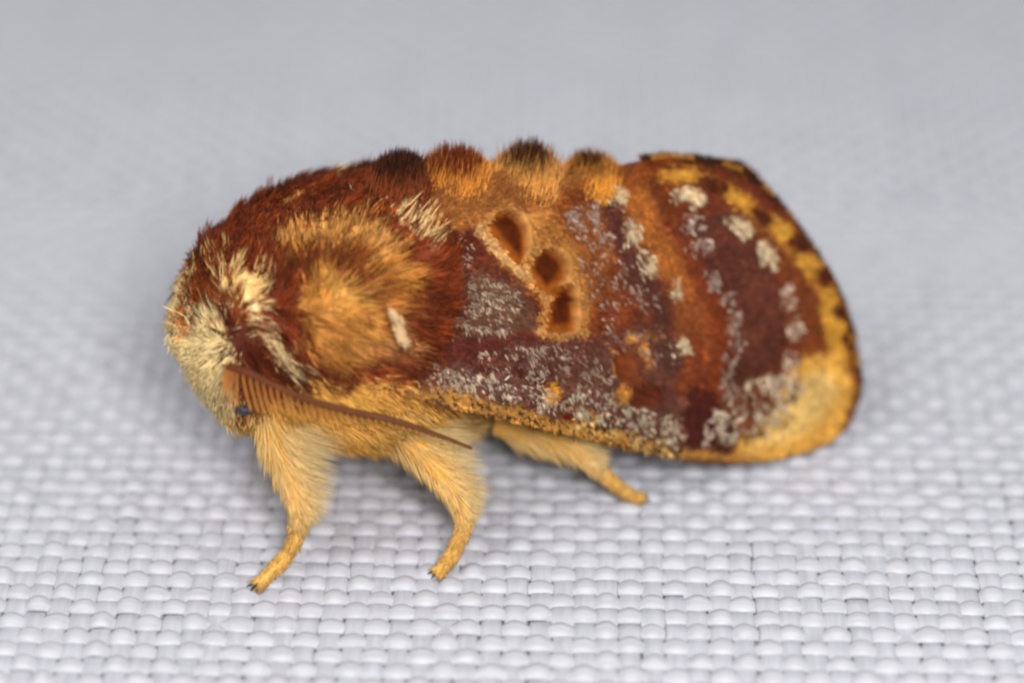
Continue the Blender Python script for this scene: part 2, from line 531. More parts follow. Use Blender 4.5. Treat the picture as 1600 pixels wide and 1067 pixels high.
def body_fur(nclump, per, dens_fn, under=False, flank=1):
    # sample clump roots by area over the near half
    area = np.linalg.norm(np.cross(du, dv), axis=-1)
    area = area * (bodyV[..., 1] < .25) * dens_fn(bx, by)
    pr = area.ravel() / area.sum()
    idx = rng.choice(len(pr), nclump, p=pr)
    ii, jj = idx // NA, idx % NA
    fu = rng.random(nclump)[:, None]; fv = rng.random(nclump)[:, None]
    i2 = np.minimum(ii + 1, len(sx) - 1); j2 = (jj + 1) % NA
    lerp = lambda A: (A[ii, jj] * (1 - fu) + A[i2, jj] * fu) * (1 - fv) + (A[ii, j2] * (1 - fu) + A[i2, j2] * fu) * fv
    pc = lerp(bodyV); nc = unit(lerp(bodyN))
    px, py = to_px(near(pc))
    g = guide(px, py)
    t = dir_local(g[:, 0], g[:, 1])
    t = t - (t * nc).sum(1, keepdims=True) * nc
    t = unit(t)
    lift = g[:, 2:3]
    d = unit(t * (1 - lift) + nc * lift * .9 + rng.normal(0, .13, (nclump, 3)))
    if under: d = unit(t * rng.normal(0, .6, (nclump, 1)) + nc * .6 + rng.normal(0, .5, (nclump, 3)))
    tint = np.exp(rng.normal(-.04, .34, (nclump, 1)))
    L = (.5 if under else 1) * g[:, 3] * rng.uniform(.65, 1.15, nclump)
    # strands of a clump
    rep = lambda A: np.repeat(A, per, 0)
    off = rng.normal(0, .13, (nclump * per, 3)); nn = rep(nc)
    off -= (off * nn).sum(1, keepdims=True) * nn
    root = rep(pc) + off - nn * .12
    tip = rep(pc + d * L[:, None]) + off * .45 + rng.normal(0, .05, off.shape)
    dd = tip - root
    ll = np.linalg.norm(dd, axis=1) * rng.uniform(.7, 1.1, len(dd))
    qx, qy = to_px(near(root + nn * .2))
    jx = rng.normal(0, 5, len(qx)) + rep(rng.normal(0, 8, nclump)); jy = rng.normal(0, 5, len(qx)) + rep(rng.normal(0, 8, nclump))
    if flank < 0: qy = np.where(qx > 330, qy - 130 * np.clip(nn[:, 2] * 2, 0, 1), qy)      # the dark back reaches further down this flank
    col = fur.at(qx + jx, qy + jy) * rep(tint) * np.exp(rng.normal(0, .12, (len(qx), 1)))
    bend = -rep(nc) * .18 + rep(t) * .12 + np.array([0, 0, -.05])
    V, Fc, C = hairs(root, dd, ll, rng.uniform(.018, .034, len(ll)), col * .95, col * 1.3, bend)
    if flank < 0: V = V * np.array([1, -1, 1.0]); Fc = Fc[:, ::-1]
    return V, Fc, C


def dens(px, py):
    d = np.where(px > 700, .25, 1.0)
    d = np.where((px > 700) & (py > 330) & (py < 640), .02, d)
    d = np.where((px < 375) & (py > 500), 2.2, d)
    d = np.where((py > 600) & (px > 375) & (px < 800), 1.7, d)
    return np.where(px > 960, .02, d)


for flank in (1, -1):
    link("fur", mesh_np("fur", *join(body_fur(4600, 8, dens, False, flank), body_fur(2600, 5, dens, True, flank))), M_FUR, body, "stuff")


# ---- crests of hair along the back
def crest(px, py, width, height, top_col, base_col, n, dark=.62, lean=0.1):
    """px, py: middle of the foot of the crest; width, height in photo pixels"""
    c = side(px, py, 0.0)
    k = 90.5 / FPX
    W, H = width * k, height * k
    u = rng.uniform(-1, 1, n); v = rng.uniform(-1, 1, n)
    ok = u * u + v * v < 1
    u, v = u[ok], v[ok]; n = len(u)
    dome = np.sqrt(np.clip(1 - .92 * (u * u + v * v), 0, 1))
    root = np.stack([c[0] + u * W * .60, v * 1.2, c[2] - H * .55 - .55 * np.abs(v) + H * .8 * dome * rng.uniform(0, .9, n) ** 2], -1)
    d = np.stack([-u * .10 + lean + rng.normal(0, .07, n), v * .10 + rng.normal(0, .07, n), np.full(n, .8)], -1)
    tip = c[2] - H * .12 - .30 * np.abs(v) + H * 1.05 * dome ** 1.15
    L = np.clip(tip - root[:, 2], .22, 9) * rng.uniform(.80, 1.12, n)
    v1, f1, _ = hairs(root, d, L, rng.uniform(.028, .046, n), np.zeros((n, 3)), np.zeros((n, 3)), None, 4)
    tint = np.repeat(np.exp(rng.normal(0, .15, n)), 13)[:, None]
    hgt = (v1[:, 2] - c[2]) / H + np.repeat(rng.normal(0, .10, n), 13)
    m = np.clip((hgt - dark + .35) / .22, 0, 1)[:, None]
    col = (furp(base_col, 1.5) + (furp(top_col, .9) - furp(base_col, 1.5)) * m) * tint
    return link("crest", mesh_np("crest", v1, f1, cap(col)), M_FUR, body, "stuff")


crest(620, 274, 90, 46, (58, 28, 16), (104, 50, 24), 1700, .5)
crest(702, 280, 116, 64, (104, 42, 16), (230, 150, 62), 3000, .58)
crest(815, 278, 112, 70, (58, 24, 14), (230, 164, 82), 2800, .66)
crest(920, 278, 96, 52, (64, 28, 14), (226, 154, 60), 2300, .70, .05)

# ------------------------------------------------------------------ wings
wing = Sheet(pig((112, 50, 24)))
W = wing.put
rust, orange = pig((126, 62, 28)), pig((172, 98, 36))
yellow = pig((206, 146, 52))
FROST = []                                             # zones dusted with pale scales: signed distance, colour, share, count


def frost(sd, col, cover, count, clump=9.0, seed=0):
    FROST.append((sd, pig(col, .47), cover, count, clump, seed))


# base of the wing
W(wing.poly([(560, 560), (640, 400), (680, 355), (750, 360), (820, 430), (850, 510), (830, 540), (700, 560), (600, 600)]), pig((102, 42, 22)), 16)
W(wing.poly([(672, 470), (700, 432), (745, 420), (800, 440), (836, 490), (830, 515), (760, 528), (680, 526)]), pig((104, 66, 48)), 18)
frost(wing.poly([(678, 470), (704, 436), (745, 425), (790, 445), (815, 490), (790, 515), (740, 522), (684, 522)]), (178, 150, 124), .50, 900, 8, 1)
frost(wing.ell(690, 388, 42, 28), (190, 160, 138), .34, 260, 9, 2)
W(wing.stroke([(640, 540), (740, 547), (825, 532)], 30), pig((94, 36, 22)), 12)
# smooth ochre shoulder
W(wing.poly([(655, 350), (700, 270), (960, 240), (930, 290), (840, 330), (830, 360), (740, 352), (690, 360)]), pig((172, 106, 50)), 18)
W(wing.poly([(850, 320), (960, 250), (1050, 235), (1010, 300), (955, 290), (900, 330), (880, 380)]), pig((142, 72, 28)), 20)
# middle field
W(wing.poly([(880, 310), (945, 290), (985, 380), (1045, 450), (1066, 560), (1040, 620), (900, 600), (900, 520), (920, 430)]), pig((114, 54, 26)), 24)
W(wing.poly([(890, 420), (930, 400), (1000, 520), (940, 550), (905, 520)]), pig((126, 58, 24)), 24, .8)
W(wing.stroke([(940, 320), (962, 360), (1000, 430), (1036, 490), (1042, 560)], 44), pig((84, 44, 36)), 20, .9)
W(wing.poly([(800, 530), (900, 520), (960, 540), (950, 590), (860, 590), (760, 560)]), pig((100, 58, 46)), 18, .9)
frost(wing.poly([(880, 330), (930, 310), (945, 360), (920, 380), (890, 360)]), (186, 156, 140), .40, 260, 8, 3)
frost(wing.poly([(890, 380), (950, 360), (1020, 470), (1040, 560), (960, 540), (920, 460)]), (176, 146, 126), .24, 520, 8, 4)
# the orange cross band
W(wing.stroke([(985, 280), (1000, 350), (1034, 410), (1066, 470), (1082, 540), (1086, 620)], 54), pig((140, 72, 33)), 24)
W(wing.poly([(962, 290), (1000, 290), (1020, 340), (1050, 410), (1078, 460), (1060, 480), (1030, 440), (1000, 390), (975, 340)]), orange, 14, .9)
W(wing.stroke([(1076, 540), (1084, 610)], 36), pig((124, 54, 26)), 20, .8)
W(wing.poly([(1000, 245), (1080, 250), (1064, 320), (1044, 370), (1015, 300)]), pig((118, 54, 22)), 18)
for a, b, c, e_ in ((960, 302, 8, 15), (984, 362, 8, 16), (1008, 412, 7, 15), (1050, 450, 5, 9), (1060, 540, 9, 10)):
    W(wing.ell(a, b, c, e_, -15), pig((214, 186, 142)), 6, .8)
    frost(wing.ell(a, b, c + 4, e_ + 4, -15), (228, 204, 164), .5, 40, 6, 5)
# maroon field beyond it
W(wing.poly([(1064, 345), (1123, 326), (1174, 377), (1210, 449), (1216, 531), (1188, 603), (1120, 635), (1134, 562), (1130, 480), (1094, 418)]), pig((98, 50, 34)), 14)
W(wing.stroke([(1064, 400), (1106, 460), (1116, 540), (1104, 610)], 24), pig((130, 56, 22)), 18, .8)
for a, b, c, e_ in ((1076, 345, 14, 14), (1082, 384, 24, 9), (1110, 428, 12, 16), (1132, 462, 10, 10), (1143, 492, 12, 12), (1144, 524, 12, 16), (1135, 566, 12, 17), (1137, 602, 13, 15)):
    frost(wing.ell(a, b, c, e_, -20), (196, 168, 148), .55, 60, 6, 6)
# rust in front of the edge, row of pale spots
W(wing.poly([(1120, 320), (1200, 372), (1262, 470), (1280, 545), (1232, 552), (1212, 440), (1172, 372)]), pig((124, 62, 28)), 14)
for k, (a, b, c, e_, r_) in enumerate(((1070, 306, 27, 14, 18), (1146, 350, 23, 12, 32), (1192, 394, 11, 21, -20), (1222, 456, 11, 19, -14), (1237, 506, 15, 16, 0), (1231, 552, 13, 17, 0))):
    if k < 3: W(wing.ell(a, b, c * .75, e_ * .7, r_), pig((238, 204, 154)), 7, .85)
    frost(wing.ell(a, b, c * .85, e_ * .85, r_), (240, 214, 172) if k < 3 else (214, 182, 156), .62, 90, 7, 8)
# edge: yellow wedges between brown spots
W(wing.stroke([(1030, 270), (1075, 272), (1140, 300), (1205, 352)], 22), pig((178, 116, 44)), 12)
W(wing.stroke([(1140, 306), (1206, 354), (1252, 410), (1284, 465), (1300, 520)], 30), pig((180, 116, 42)), 10, .9)
W(wing.stroke([(1284, 480), (1300, 530), (1308, 575)], 26), yellow, 10)
for a, b, c, e_, r_ in ((1062, 272, 22, 10, 10), (1146, 314, 24, 11, 35), (1212, 356, 24, 15, 50), (1256, 410, 22, 14, 20), (1287, 462, 19, 14, 20), (1301, 510, 17, 13, 15)):
    W(wing.ell(a, b, c, e_, r_), yellow, 8)
for a, b, c, e_, r_ in ((1107, 288, 25, 13, 18), (1183, 336, 22, 13, 38), (1238, 380, 19, 14, 45), (1279, 433, 18, 14, 55), (1305, 485, 15, 12, 60), (1316, 532, 11, 10, 70), (1323, 576, 9, 11, 80), (1329, 615, 6, 11, 80)):
    W(wing.ell(a, b, c, e_, r_), pig((84, 34, 14)), 6)
W(wing.stroke([(1050, 243), (1132, 256), (1170, 272), (1206, 302), (1241, 345), (1269, 385), (1297, 430), (1318, 474), (1331, 516), (1339, 570), (1340, 610)], 14), pig((54, 27, 14)), 7)
# pale tip
W(wing.poly([(1200, 640), (1222, 578), (1262, 550), (1300, 550), (1322, 600), (1316, 660), (1290, 700), (1150, 730), (1140, 690)]), pig((224, 164, 72)), 16)
W(wing.poly([(1245, 590), (1285, 572), (1300, 610), (1275, 655), (1210, 692), (1160, 702), (1180, 660)]), pig((238, 192, 112)), 22)
W(wing.stroke([(1330, 600), (1326, 640), (1310, 672)], 11), pig((128, 78, 28)), 9, .8, (12, .6), 9)
W(wing.poly([(1110, 630), (1180, 590), (1238, 575), (1245, 610), (1190, 665), (1120, 690)]), pig((120, 70, 40)), 14, .8, (9, .5), 10)
W(wing.stroke([(1175, 672), (1218, 668)], 11), pig((120, 80, 40)), 8, .8, (7, .6), 12)
frost(wing.poly([(1110, 640), (1170, 590), (1235, 575), (1255, 600), (1200, 665), (1120, 690)]), (238, 212, 176), .44, 760, 8, 11)
frost(wing.poly([(1120, 640), (1180, 596), (1240, 588), (1240, 640), (1190, 670), (1120, 690)]), (96, 60, 40), .34, 330, 8, 12)
# foot of the wing: ochre front margin, grey dusted band, dark blotches
W(wing.poly([(640, 575), (740, 560), (860, 585), (1000, 600), (1060, 620), (1076, 660), (1060, 692), (900, 660), (760, 626), (640, 602)]), pig((104, 62, 48)), 14)
W(wing.stroke([(730, 566), (790, 580), (856, 602)], 9), pig((80, 28, 18)), 6)
frost(wing.stroke([(680, 582), (760, 596), (850, 622)], 30), (198, 172, 146), .54, 620, 9, 13)
frost(wing.poly([(740, 545), (860, 535), (950, 560), (950, 600), (860, 590), (770, 572)]), (176, 148, 126), .34, 560, 8, 14)
frost(wing.stroke([(905, 622), (980, 652), (1046, 668)], 42), (196, 176, 146), .56, 620, 8, 15)
W(wing.stroke([(640, 605), (700, 622), (760, 640), (860, 664), (980, 690), (1070, 712), (1160, 722)], 28), pig((186, 128, 58)), 10)
W(wing.stroke([(640, 598), (740, 622), (860, 650), (980, 678), (1064, 700)], 6), pig((80, 46, 24)), 6, .7, (11, .6), 41)
frost(wing.stroke([(660, 608), (760, 632), (860, 658), (980, 684), (1060, 702)], 20), (96, 62, 32), .36, 380, 8, 16)
frost(wing.stroke([(900, 655), (1000, 676), (1060, 690)], 26), (58, 42, 32), .36, 330, 8, 17)
frost(wing.stroke([(900, 660), (1000, 684), (1060, 700)], 18), (222, 178, 108), .36, 240, 8, 18)
W(wing.poly([(560, 560), (640, 545), (700, 580), (690, 606), (600, 596), (560, 600)]), pig((112, 52, 30)), 14, .85)
frost(wing.poly([(600, 580), (660, 575), (690, 590), (680, 610), (610, 600)]), (176, 130, 100), .36, 120, 8, 19)
W(wing.poly([(1056, 650), (1072, 600), (1106, 606), (1128, 640), (1146, 690), (1130, 714), (1090, 708), (1062, 684)]), pig((76, 30, 22)), 12)
frost(wing.stroke([(1090, 680), (1120, 645), (1160, 650)], 16), (222, 196, 168), .5, 110, 7, 20)
# kidney mark and its neighbours
W(wing.poly([(925, 520), (1000, 505), (1045, 530), (1050, 620), (1020, 655), (950, 640), (925, 590)]), pig((98, 58, 46)), 20, .8)
W(wing.stroke([(974, 520), (996, 538), (1008, 575)], 10), pig((196, 130, 58)), 7, .85)
W(wing.stroke([(996, 528), (1030, 528)], 12), pig((170, 108, 46)), 8, .6, (9, .5), 31)
W(wing.stroke([(954, 540), (954, 580), (968, 604)], 9), pig((178, 118, 56)), 7, .8)
W(wing.poly([(957, 534), (974, 526), (991, 558), (1000, 608), (976, 606), (957, 572)]), pig((118, 56, 24)), 6)
W(wing.ell(1007, 618, 28, 18, -22), pig((98, 42, 20)), 7)
W(wing.ell(966, 616, 15, 10, 20), pig((196, 128, 46)), 8, .85)
W(wing.ell(853, 614, 16, 12, 30), pig((206, 136, 46)), 8)
W(wing.poly([(868, 618), (896, 618), (902, 655), (878, 652)]), pig((106, 34, 12)), 7)
W(wing.ell(918, 648, 16, 10, 20), pig((216, 166, 92)), 8, .85)

wing.x = GX + WX * .3; wing.y = GY + WY * .3
# the three sunken cells with their ochre rims
PITS = [[(760, 352), (772, 338), (790, 333), (808, 339), (818, 358), (820, 385), (812, 413), (795, 397), (774, 374)],
        [(836, 402), (850, 391), (868, 394), (880, 409), (881, 427), (869, 446), (852, 457), (836, 443), (829, 422)],
        [(864, 466), (879, 453), (892, 451), (898, 480), (895, 512), (872, 516), (850, 513), (855, 490)]]
W(wing.poly([(745, 345), (800, 318), (930, 320), (955, 400), (930, 470), (905, 520), (835, 520), (850, 480), (815, 440), (770, 400)]), pig((146, 80, 34)), 26, .9)
W(wing.poly([(735, 352), (760, 330), (850, 322), (900, 395), (918, 470), (908, 520), (832, 522), (845, 470), (812, 440), (765, 405)]), pig((184, 120, 56)), 16, .75)
for pg in PITS:
    W(wing.poly(pg) - 13, pig((212, 148, 80)), 9, .85)
W(wing.stroke([(738, 358), (775, 395), (815, 430)], 12), pig((222, 170, 108)), 8, .8)
W(wing.stroke([(832, 516), (905, 518)], 9), pig((210, 150, 84)), 8, .8)
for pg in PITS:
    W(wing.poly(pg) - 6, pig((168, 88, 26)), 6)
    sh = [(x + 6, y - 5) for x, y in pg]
    W(np.maximum(wing.poly(sh) + 4, wing.poly(pg) - 8), pig((84, 32, 10)), 14, .92)  # shade under each cell's upper right rim, painted in as dark brown
pit_sd = np.min([wing.poly(pg) for pg in PITS], axis=0)

n1 = fbm(GX / 7, GY / 7, 301, 2) - .5; n2 = fbm(GX / 26, GY / 26, 302, 3) - .5; n3 = fbm(GX / 4.2, GY / 9, 303, 2) - .5
wing.c *= np.exp(.5 * n1 + .5 * n2 + .45 * n3)[..., None]

# relief in mm, outwards positive
rel = Sheet([0.0], .3)
for pg in PITS:
    rel.put(rel.poly(pg) - 13, [.03], 14)
for pg in PITS:
    gx_ = np.mean([q[0] for q in pg]); gy_ = np.mean([q[1] for q in pg])
    ramp = np.clip(.45 + ((GX - gx_) * .75 - (GY - gy_) * .65) / 46, .04, 1)
    rel.put(rel.poly(pg) - 7, (-.36 * ramp)[..., None], 8)
rel.put(rel.poly([(958, 530), (976, 524), (990, 560), (994, 612), (965, 600), (955, 565)]), [-.18], 12)
rel.put(rel.ell(1005, 615, 22, 18), [-.16], 12)
rel.put(rel.poly([(868, 618), (896, 618), (902, 655), (878, 652)]), [-.15], 10)
for a, b, c, e_, r in ((1070, 308, 28, 15, 18), (1146, 350, 24, 13, 32), (1192, 394, 12, 22, -18), (1222, 456, 12, 22, -12), (1238, 507, 17, 18, 0), (1230, 551, 15, 18, 0)):
    rel.put(rel.ell(a, b, c, e_, r), [.06], 10)
for vein in ([(650, 525), (850, 562), (1060, 625), (1240, 690)], [(680, 500), (1000, 540), (1300, 590)], [(690, 450), (960, 470), (1310, 510)], [(900, 400), (1100, 405), (1280, 440)], [(880, 330), (1060, 325), (1210, 340)], [(1000, 270), (1120, 285)]):
    rel.put(rel.stroke(vein, 2), [.06], 12)
rel.c[..., 0] += (fbm(GX / 60, GY / 60, 71) - .5) * .35 + (fbm(GX / 14, GY / 14, 72) - .5) * .05

TOP = np.array([(540, 596), (575, 575), (610, 470), (645, 375), (668, 315), (700, 275), (760, 270), (850, 268), (950, 263), (1000, 251), (1040, 245), (1090, 249), (1132, 258),
                (1168, 272), (1204, 303), (1239, 346), (1267, 386), (1294, 430), (1315, 474), (1328, 516), (1336, 560), (1339, 600)])
BOT = np.array([(540, 600), (600, 616), (680, 630), (750, 646), (850, 671), (950, 694), (1050, 711), (1110, 717), (1160, 718), (1210, 713), (1260, 702), (1295, 686),
                (1320, 662), (1333, 632), (1339, 600)])
NU, NV = 330, 210
uu = np.linspace(0, 1, NU)
cx_ = 540 + (1339 - 540) * np.sin(uu * math.pi / 2) ** 1.0
cx_ = 540 + 799 * (1 - (1 - uu) ** 1.7)
ty = np.interp(cx_, TOP[:, 0], TOP[:, 1]); by_ = np.interp(cx_, BOT[:, 0], BOT[:, 1])
kern = np.hanning(13)[1:-1]; kern /= kern.sum()
pad = lambda a: np.concatenate([[a[0]] * 5, a, [a[-1]] * 5])
ty = np.convolve(pad(ty), kern, 'valid'); by_ = np.convolve(pad(by_), kern, 'valid')
ww = np.linspace(0, 1, NV)
PX = np.repeat(cx_[:, None], NV, 1); PY = ty[:, None] + (by_ - ty)[:, None] * ww


def roof(px, py):
    """sideways distance of the wing from the body axis: steep at the foot, turning in to the ridge"""
    y0 = np.interp(px, [640, 700, 950, 1040, 1130, 1340], [262, 266, 262, 244, 238, 232])
    y1 = np.interp(px, [540, 750, 950, 1150, 1340], [600, 646, 694, 724, 724])
    t = np.clip((py - y0) / (y1 - y0), 0, 1.05)
    smax = np.interp(px, [540, 600, 660, 800, 1000, 1340], [3.0, 4.1, 5.0, 5.5, 5.2, 4.6])
    return .03 + smax * t ** .72


def wing_point(px, py, out=0.0):
    q = side(px, py, roof(px, py))
    return q


Q = wing_point(PX, PY)
qu = np.gradient(Q, axis=0); qv = np.gradient(Q, axis=1)
QN = unit(np.cross(qv, qu)); QN *= np.sign((QN @ np.array([0, -1.0, .4]))[..., None] + 1e-9)
Q0 = Q.copy()
edge = np.minimum(1, np.minimum(ww, 1 - ww)[None] * 14) * np.minimum(1, (1 - uu) * 14)[:, None]
Q = Q + QN * (rel.at(PX, PY) * edge[..., None])
# the margin curls in a little
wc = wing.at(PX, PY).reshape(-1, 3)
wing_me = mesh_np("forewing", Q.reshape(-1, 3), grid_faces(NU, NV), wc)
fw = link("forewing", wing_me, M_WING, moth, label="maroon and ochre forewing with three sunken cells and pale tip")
sol = fw.modifiers.new("thickness", 'SOLIDIFY'); sol.thickness = 0.07 * MM; sol.offset = -1


def flakes(px, py, d, L, Wd, lift, col):
    """small flat overlapping scales"""
    n = len(px)
    iu = np.clip(np.interp(px, cx_, np.arange(NU)), 0, NU - 1.001)
    i = iu.astype(int)
    t = (py - ty[i]) / np.maximum(by_[i] - ty[i], 1e-6)
    jv = np.clip(t * (NV - 1), 0, NV - 1.001); j = jv.astype(int)
    a = (iu - i)[:, None]; b = (jv - j)[:, None]
    le = lambda A: (A[i, j] * (1 - a) + A[i + 1, j] * a) * (1 - b) + (A[i, j + 1] * (1 - a) + A[i + 1, j + 1] * a) * b
    p = le(Q); nn = unit(le(QN))
    d = d - (d * nn).sum(1, keepdims=True) * nn; d = unit(d)
    w = np.cross(nn, d)
    L = L[:, None]; Wd = Wd[:, None]; lift = lift[:, None]
    p = p + nn * .012
    V = np.stack([p - w * Wd * .35, p + w * Wd * .35,
                  p + d * L * .6 + w * Wd * .6 + nn * L * lift * .7, p + d * L + nn * L * lift, p + d * L * .6 - w * Wd * .6 + nn * L * lift * .7], 1)
    f = np.array([(0, 1, 2), (0, 2, 4), (4, 2, 3)])[None] + (np.arange(n) * 5)[:, None, None]
    return V.reshape(-1, 3), f.reshape(-1, 3), cap(np.repeat(col, 5, 0))


NS = 60000
rx_ = rng.uniform(600, 1338, NS * 2); ry_ = rng.uniform(240, 722, NS * 2)
inside = (ry_ > np.interp(rx_, cx_, ty) + 2) & (ry_ < np.interp(rx_, cx_, by_) - 2)
rx_, ry_ = rx_[inside], ry_[inside]
hgt_ = rel.at(rx_, ry_)[:, 0]; hup_ = np.abs(rel.at(rx_ + 5, ry_ - 5)[:, 0] - rel.at(rx_ - 5, ry_ + 5)[:, 0])
calm = (hgt_ > -.12) & (hup_ < .12) & (wing.at(rx_, ry_, pit_sd)[:, 0] > 5)                  # the sunken cells are bare
rx_, ry_ = rx_[calm][:NS], ry_[calm][:NS]
n = len(rx_)
sway = (fbm(rx_ / 40, ry_ / 40, 81) - .5) * 1.6 + rng.normal(0, .25, n)
# scales lie from the wing base towards the outer margin
dirs = dir_local(np.cos(sway + .25), np.sin(sway + .25))
col = wing.at(rx_ - 2 + rng.normal(0, 2.2, n), ry_ + rng.normal(0, 2.2, n)) * np.exp(rng.normal(0, .26, (n, 1)))
sv = flakes(rx_, ry_, dirs, rng.uniform(.14, .30, n), rng.uniform(.06, .11, n), rng.uniform(.02, .25, n) * np.clip((wing.at(rx_, ry_, pit_sd)[:, 0] - 4) / 25, .1, 1), col)
parts = [sv]
for sd, fcol_, cover, count, clump, seed in FROST:
    ys, xs = np.where(sd < 3)
    k = rng.integers(0, len(xs), count * 3)
    fx_ = 200 + (xs[k] + rng.random(len(k))) * STEP; fy_ = 180 + (ys[k] + rng.random(len(k))) * STEP
    val = fbm(fx_ / clump, fy_ / clump * .7, 500 + seed, 2) + rng.normal(0, .10, len(fx_))
    keep = val > np.quantile(val, 1 - cover)
    keep &= (fy_ > np.interp(fx_, cx_, ty) + 2) & (fy_ < np.interp(fx_, cx_, by_) - 3) & (wing.at(fx_, fy_, pit_sd)[:, 0] > 8)
    fx_, fy_ = fx_[keep][:count], fy_[keep][:count]
    m = len(fx_)
    th_ = .9 + rng.normal(0, .45, m)
    parts.append(flakes(fx_, fy_, dir_local(np.cos(th_), np.sin(th_)), rng.uniform(.15, .34, m), rng.uniform(.035, .075, m), rng.uniform(.05, .35, m),
                        fcol_ * np.exp(rng.normal(0, .36, (m, 1)))))
link("scales", mesh_np("scales", *join(*parts)), M_SCALE, fw, "stuff")

nh = 5200
hx = rng.uniform(650, 1000, nh); hy = rng.uniform(262, 350, nh)
k_ = (hy > np.interp(hx, cx_, ty) + 1) & (hy < np.interp(hx, [650, 740, 850, 1000], [355, 326, 306, 272]) + rng.normal(0, 10, nh))
hx, hy = hx[k_], hy[k_]
hq = wing_point(hx, hy)
hd = dir_local(.75 + rng.normal(0, .2, len(hx)), -.45 + rng.normal(0, .25, len(hx))) + np.array([0, -.12, .03])
hc = wing.at(hx, hy) * np.exp(rng.normal(0, .2, (len(hx), 1))) * 1.1
link("margin_hair", mesh_np("margin_hair", *hairs(hq, hd, rng.uniform(.18, .42, len(hx)), rng.uniform(.018, .03, len(hx)), hc, hc * 1.2)), M_FUR, fw, "stuff")

# fringe of hair scales along the outer margin and the foot
m_px = np.concatenate([np.interp(np.linspace(0, 1, 1500), np.linspace(0, 1, len(TOP) - 9), TOP[9:, 0]), np.interp(np.linspace(0, 1, 900), np.linspace(0, 1, 10), BOT[5:, 0])])
m_py = np.concatenate([np.interp(np.linspace(0, 1, 1500), np.linspace(0, 1, len(TOP) - 9), TOP[9:, 1]), np.interp(np.linspace(0, 1, 900), np.linspace(0, 1, 10), BOT[5:, 1])])
cxm, cym = 1120.0, 500.0
ox, oy = m_px - cxm, m_py - cym
on = np.hypot(ox, oy); ox, oy = ox / on, oy / on
ip = wing_point(m_px - ox * 3, m_py - oy * 3)
dd = dir_local(ox + rng.normal(0, .2, len(ox)) + .1, oy + rng.normal(0, .2, len(ox))) + np.array([0, .35, 0])
alt = (vnoise(m_px / 16, m_py / 16, 91) > .5)[:, None]
fcol = np.where(alt, pig((64, 34, 16)), pig((176, 120, 46))) * np.exp(rng.normal(0, .2, (len(ox), 1)))
fcol = np.where((m_py > 610)[:, None], wing.at(m_px - ox * 6, m_py - oy * 6), fcol)
hv = hairs(ip, dd, rng.uniform(.14, .36, len(ox)), .028, fcol, fcol)
link("fringe", mesh_np("fringe", *hv), M_SCALE, fw, "stuff")
far = copy_tree(fw, moth, True)
far.location = (.28 * MM, 0, -.44 * MM)                # the wings do not close quite evenly

# a stout pale tuft where the wing leaves the thorax
nt_ = 70
tx_ = rng.uniform(0, 1, nt_); 
ty_ = rng.normal(0, 3.2, nt_)
tp = side(608 + 24 * tx_ + 4 * np.sin(tx_ * 6) + ty_, 480 + 52 * tx_, 4.75 + .2 * tx_ + rng.normal(0, .05, nt_))
td = dir_local(.5 + rng.normal(0, .2, nt_), .8 + rng.normal(0, .2, nt_)) + np.array([0, -.2, 0])
tcol = furp((232, 196, 148), 1.0) * np.exp(rng.normal(0, .12, (nt_, 1)))
tuft = link("tuft", mesh_np("tuft", *hairs(tp, td, rng.uniform(.25, .5, nt_), rng.uniform(.02, .034, nt_), tcol, tcol)), M_FUR, moth, "stuff", "cream tuft at the wing base")
copy_tree(tuft, moth, True).location = (0, -1.2 * MM, 0)

# ------------------------------------------------------------------ legs


def fluff(path, rad, n, d_fn, L, col, r=(.016, .03)):
    path = np.asarray(path); m = len(path)
    t = rng.uniform(0, m - 1.001, n); i = t.astype(int); a = (t - i)[:, None]
    p = path[i] * (1 - a) + path[i + 1] * a
    tg = unit(path[i + 1] - path[i])
    rr = (rad[i] * (1 - a[:, 0]) + rad[i + 1] * a[:, 0])[:, None]
    o = rng.normal(size=(n, 3)); o -= (o * tg).sum(1, keepdims=True) * tg; o = unit(o)
    d, ll = d_fn(t / (m - 1), tg, o)
    c = col(t / (m - 1)) * np.exp(rng.normal(0, .16, (n, 1)))
    return hairs(p + o * rr * .8, d, ll * L * rng.uniform(.6, 1.15, n), rng.uniform(r[0], r[1], n), c, c * 1.08, o * .05 + np.array([0, 0, -.12]))


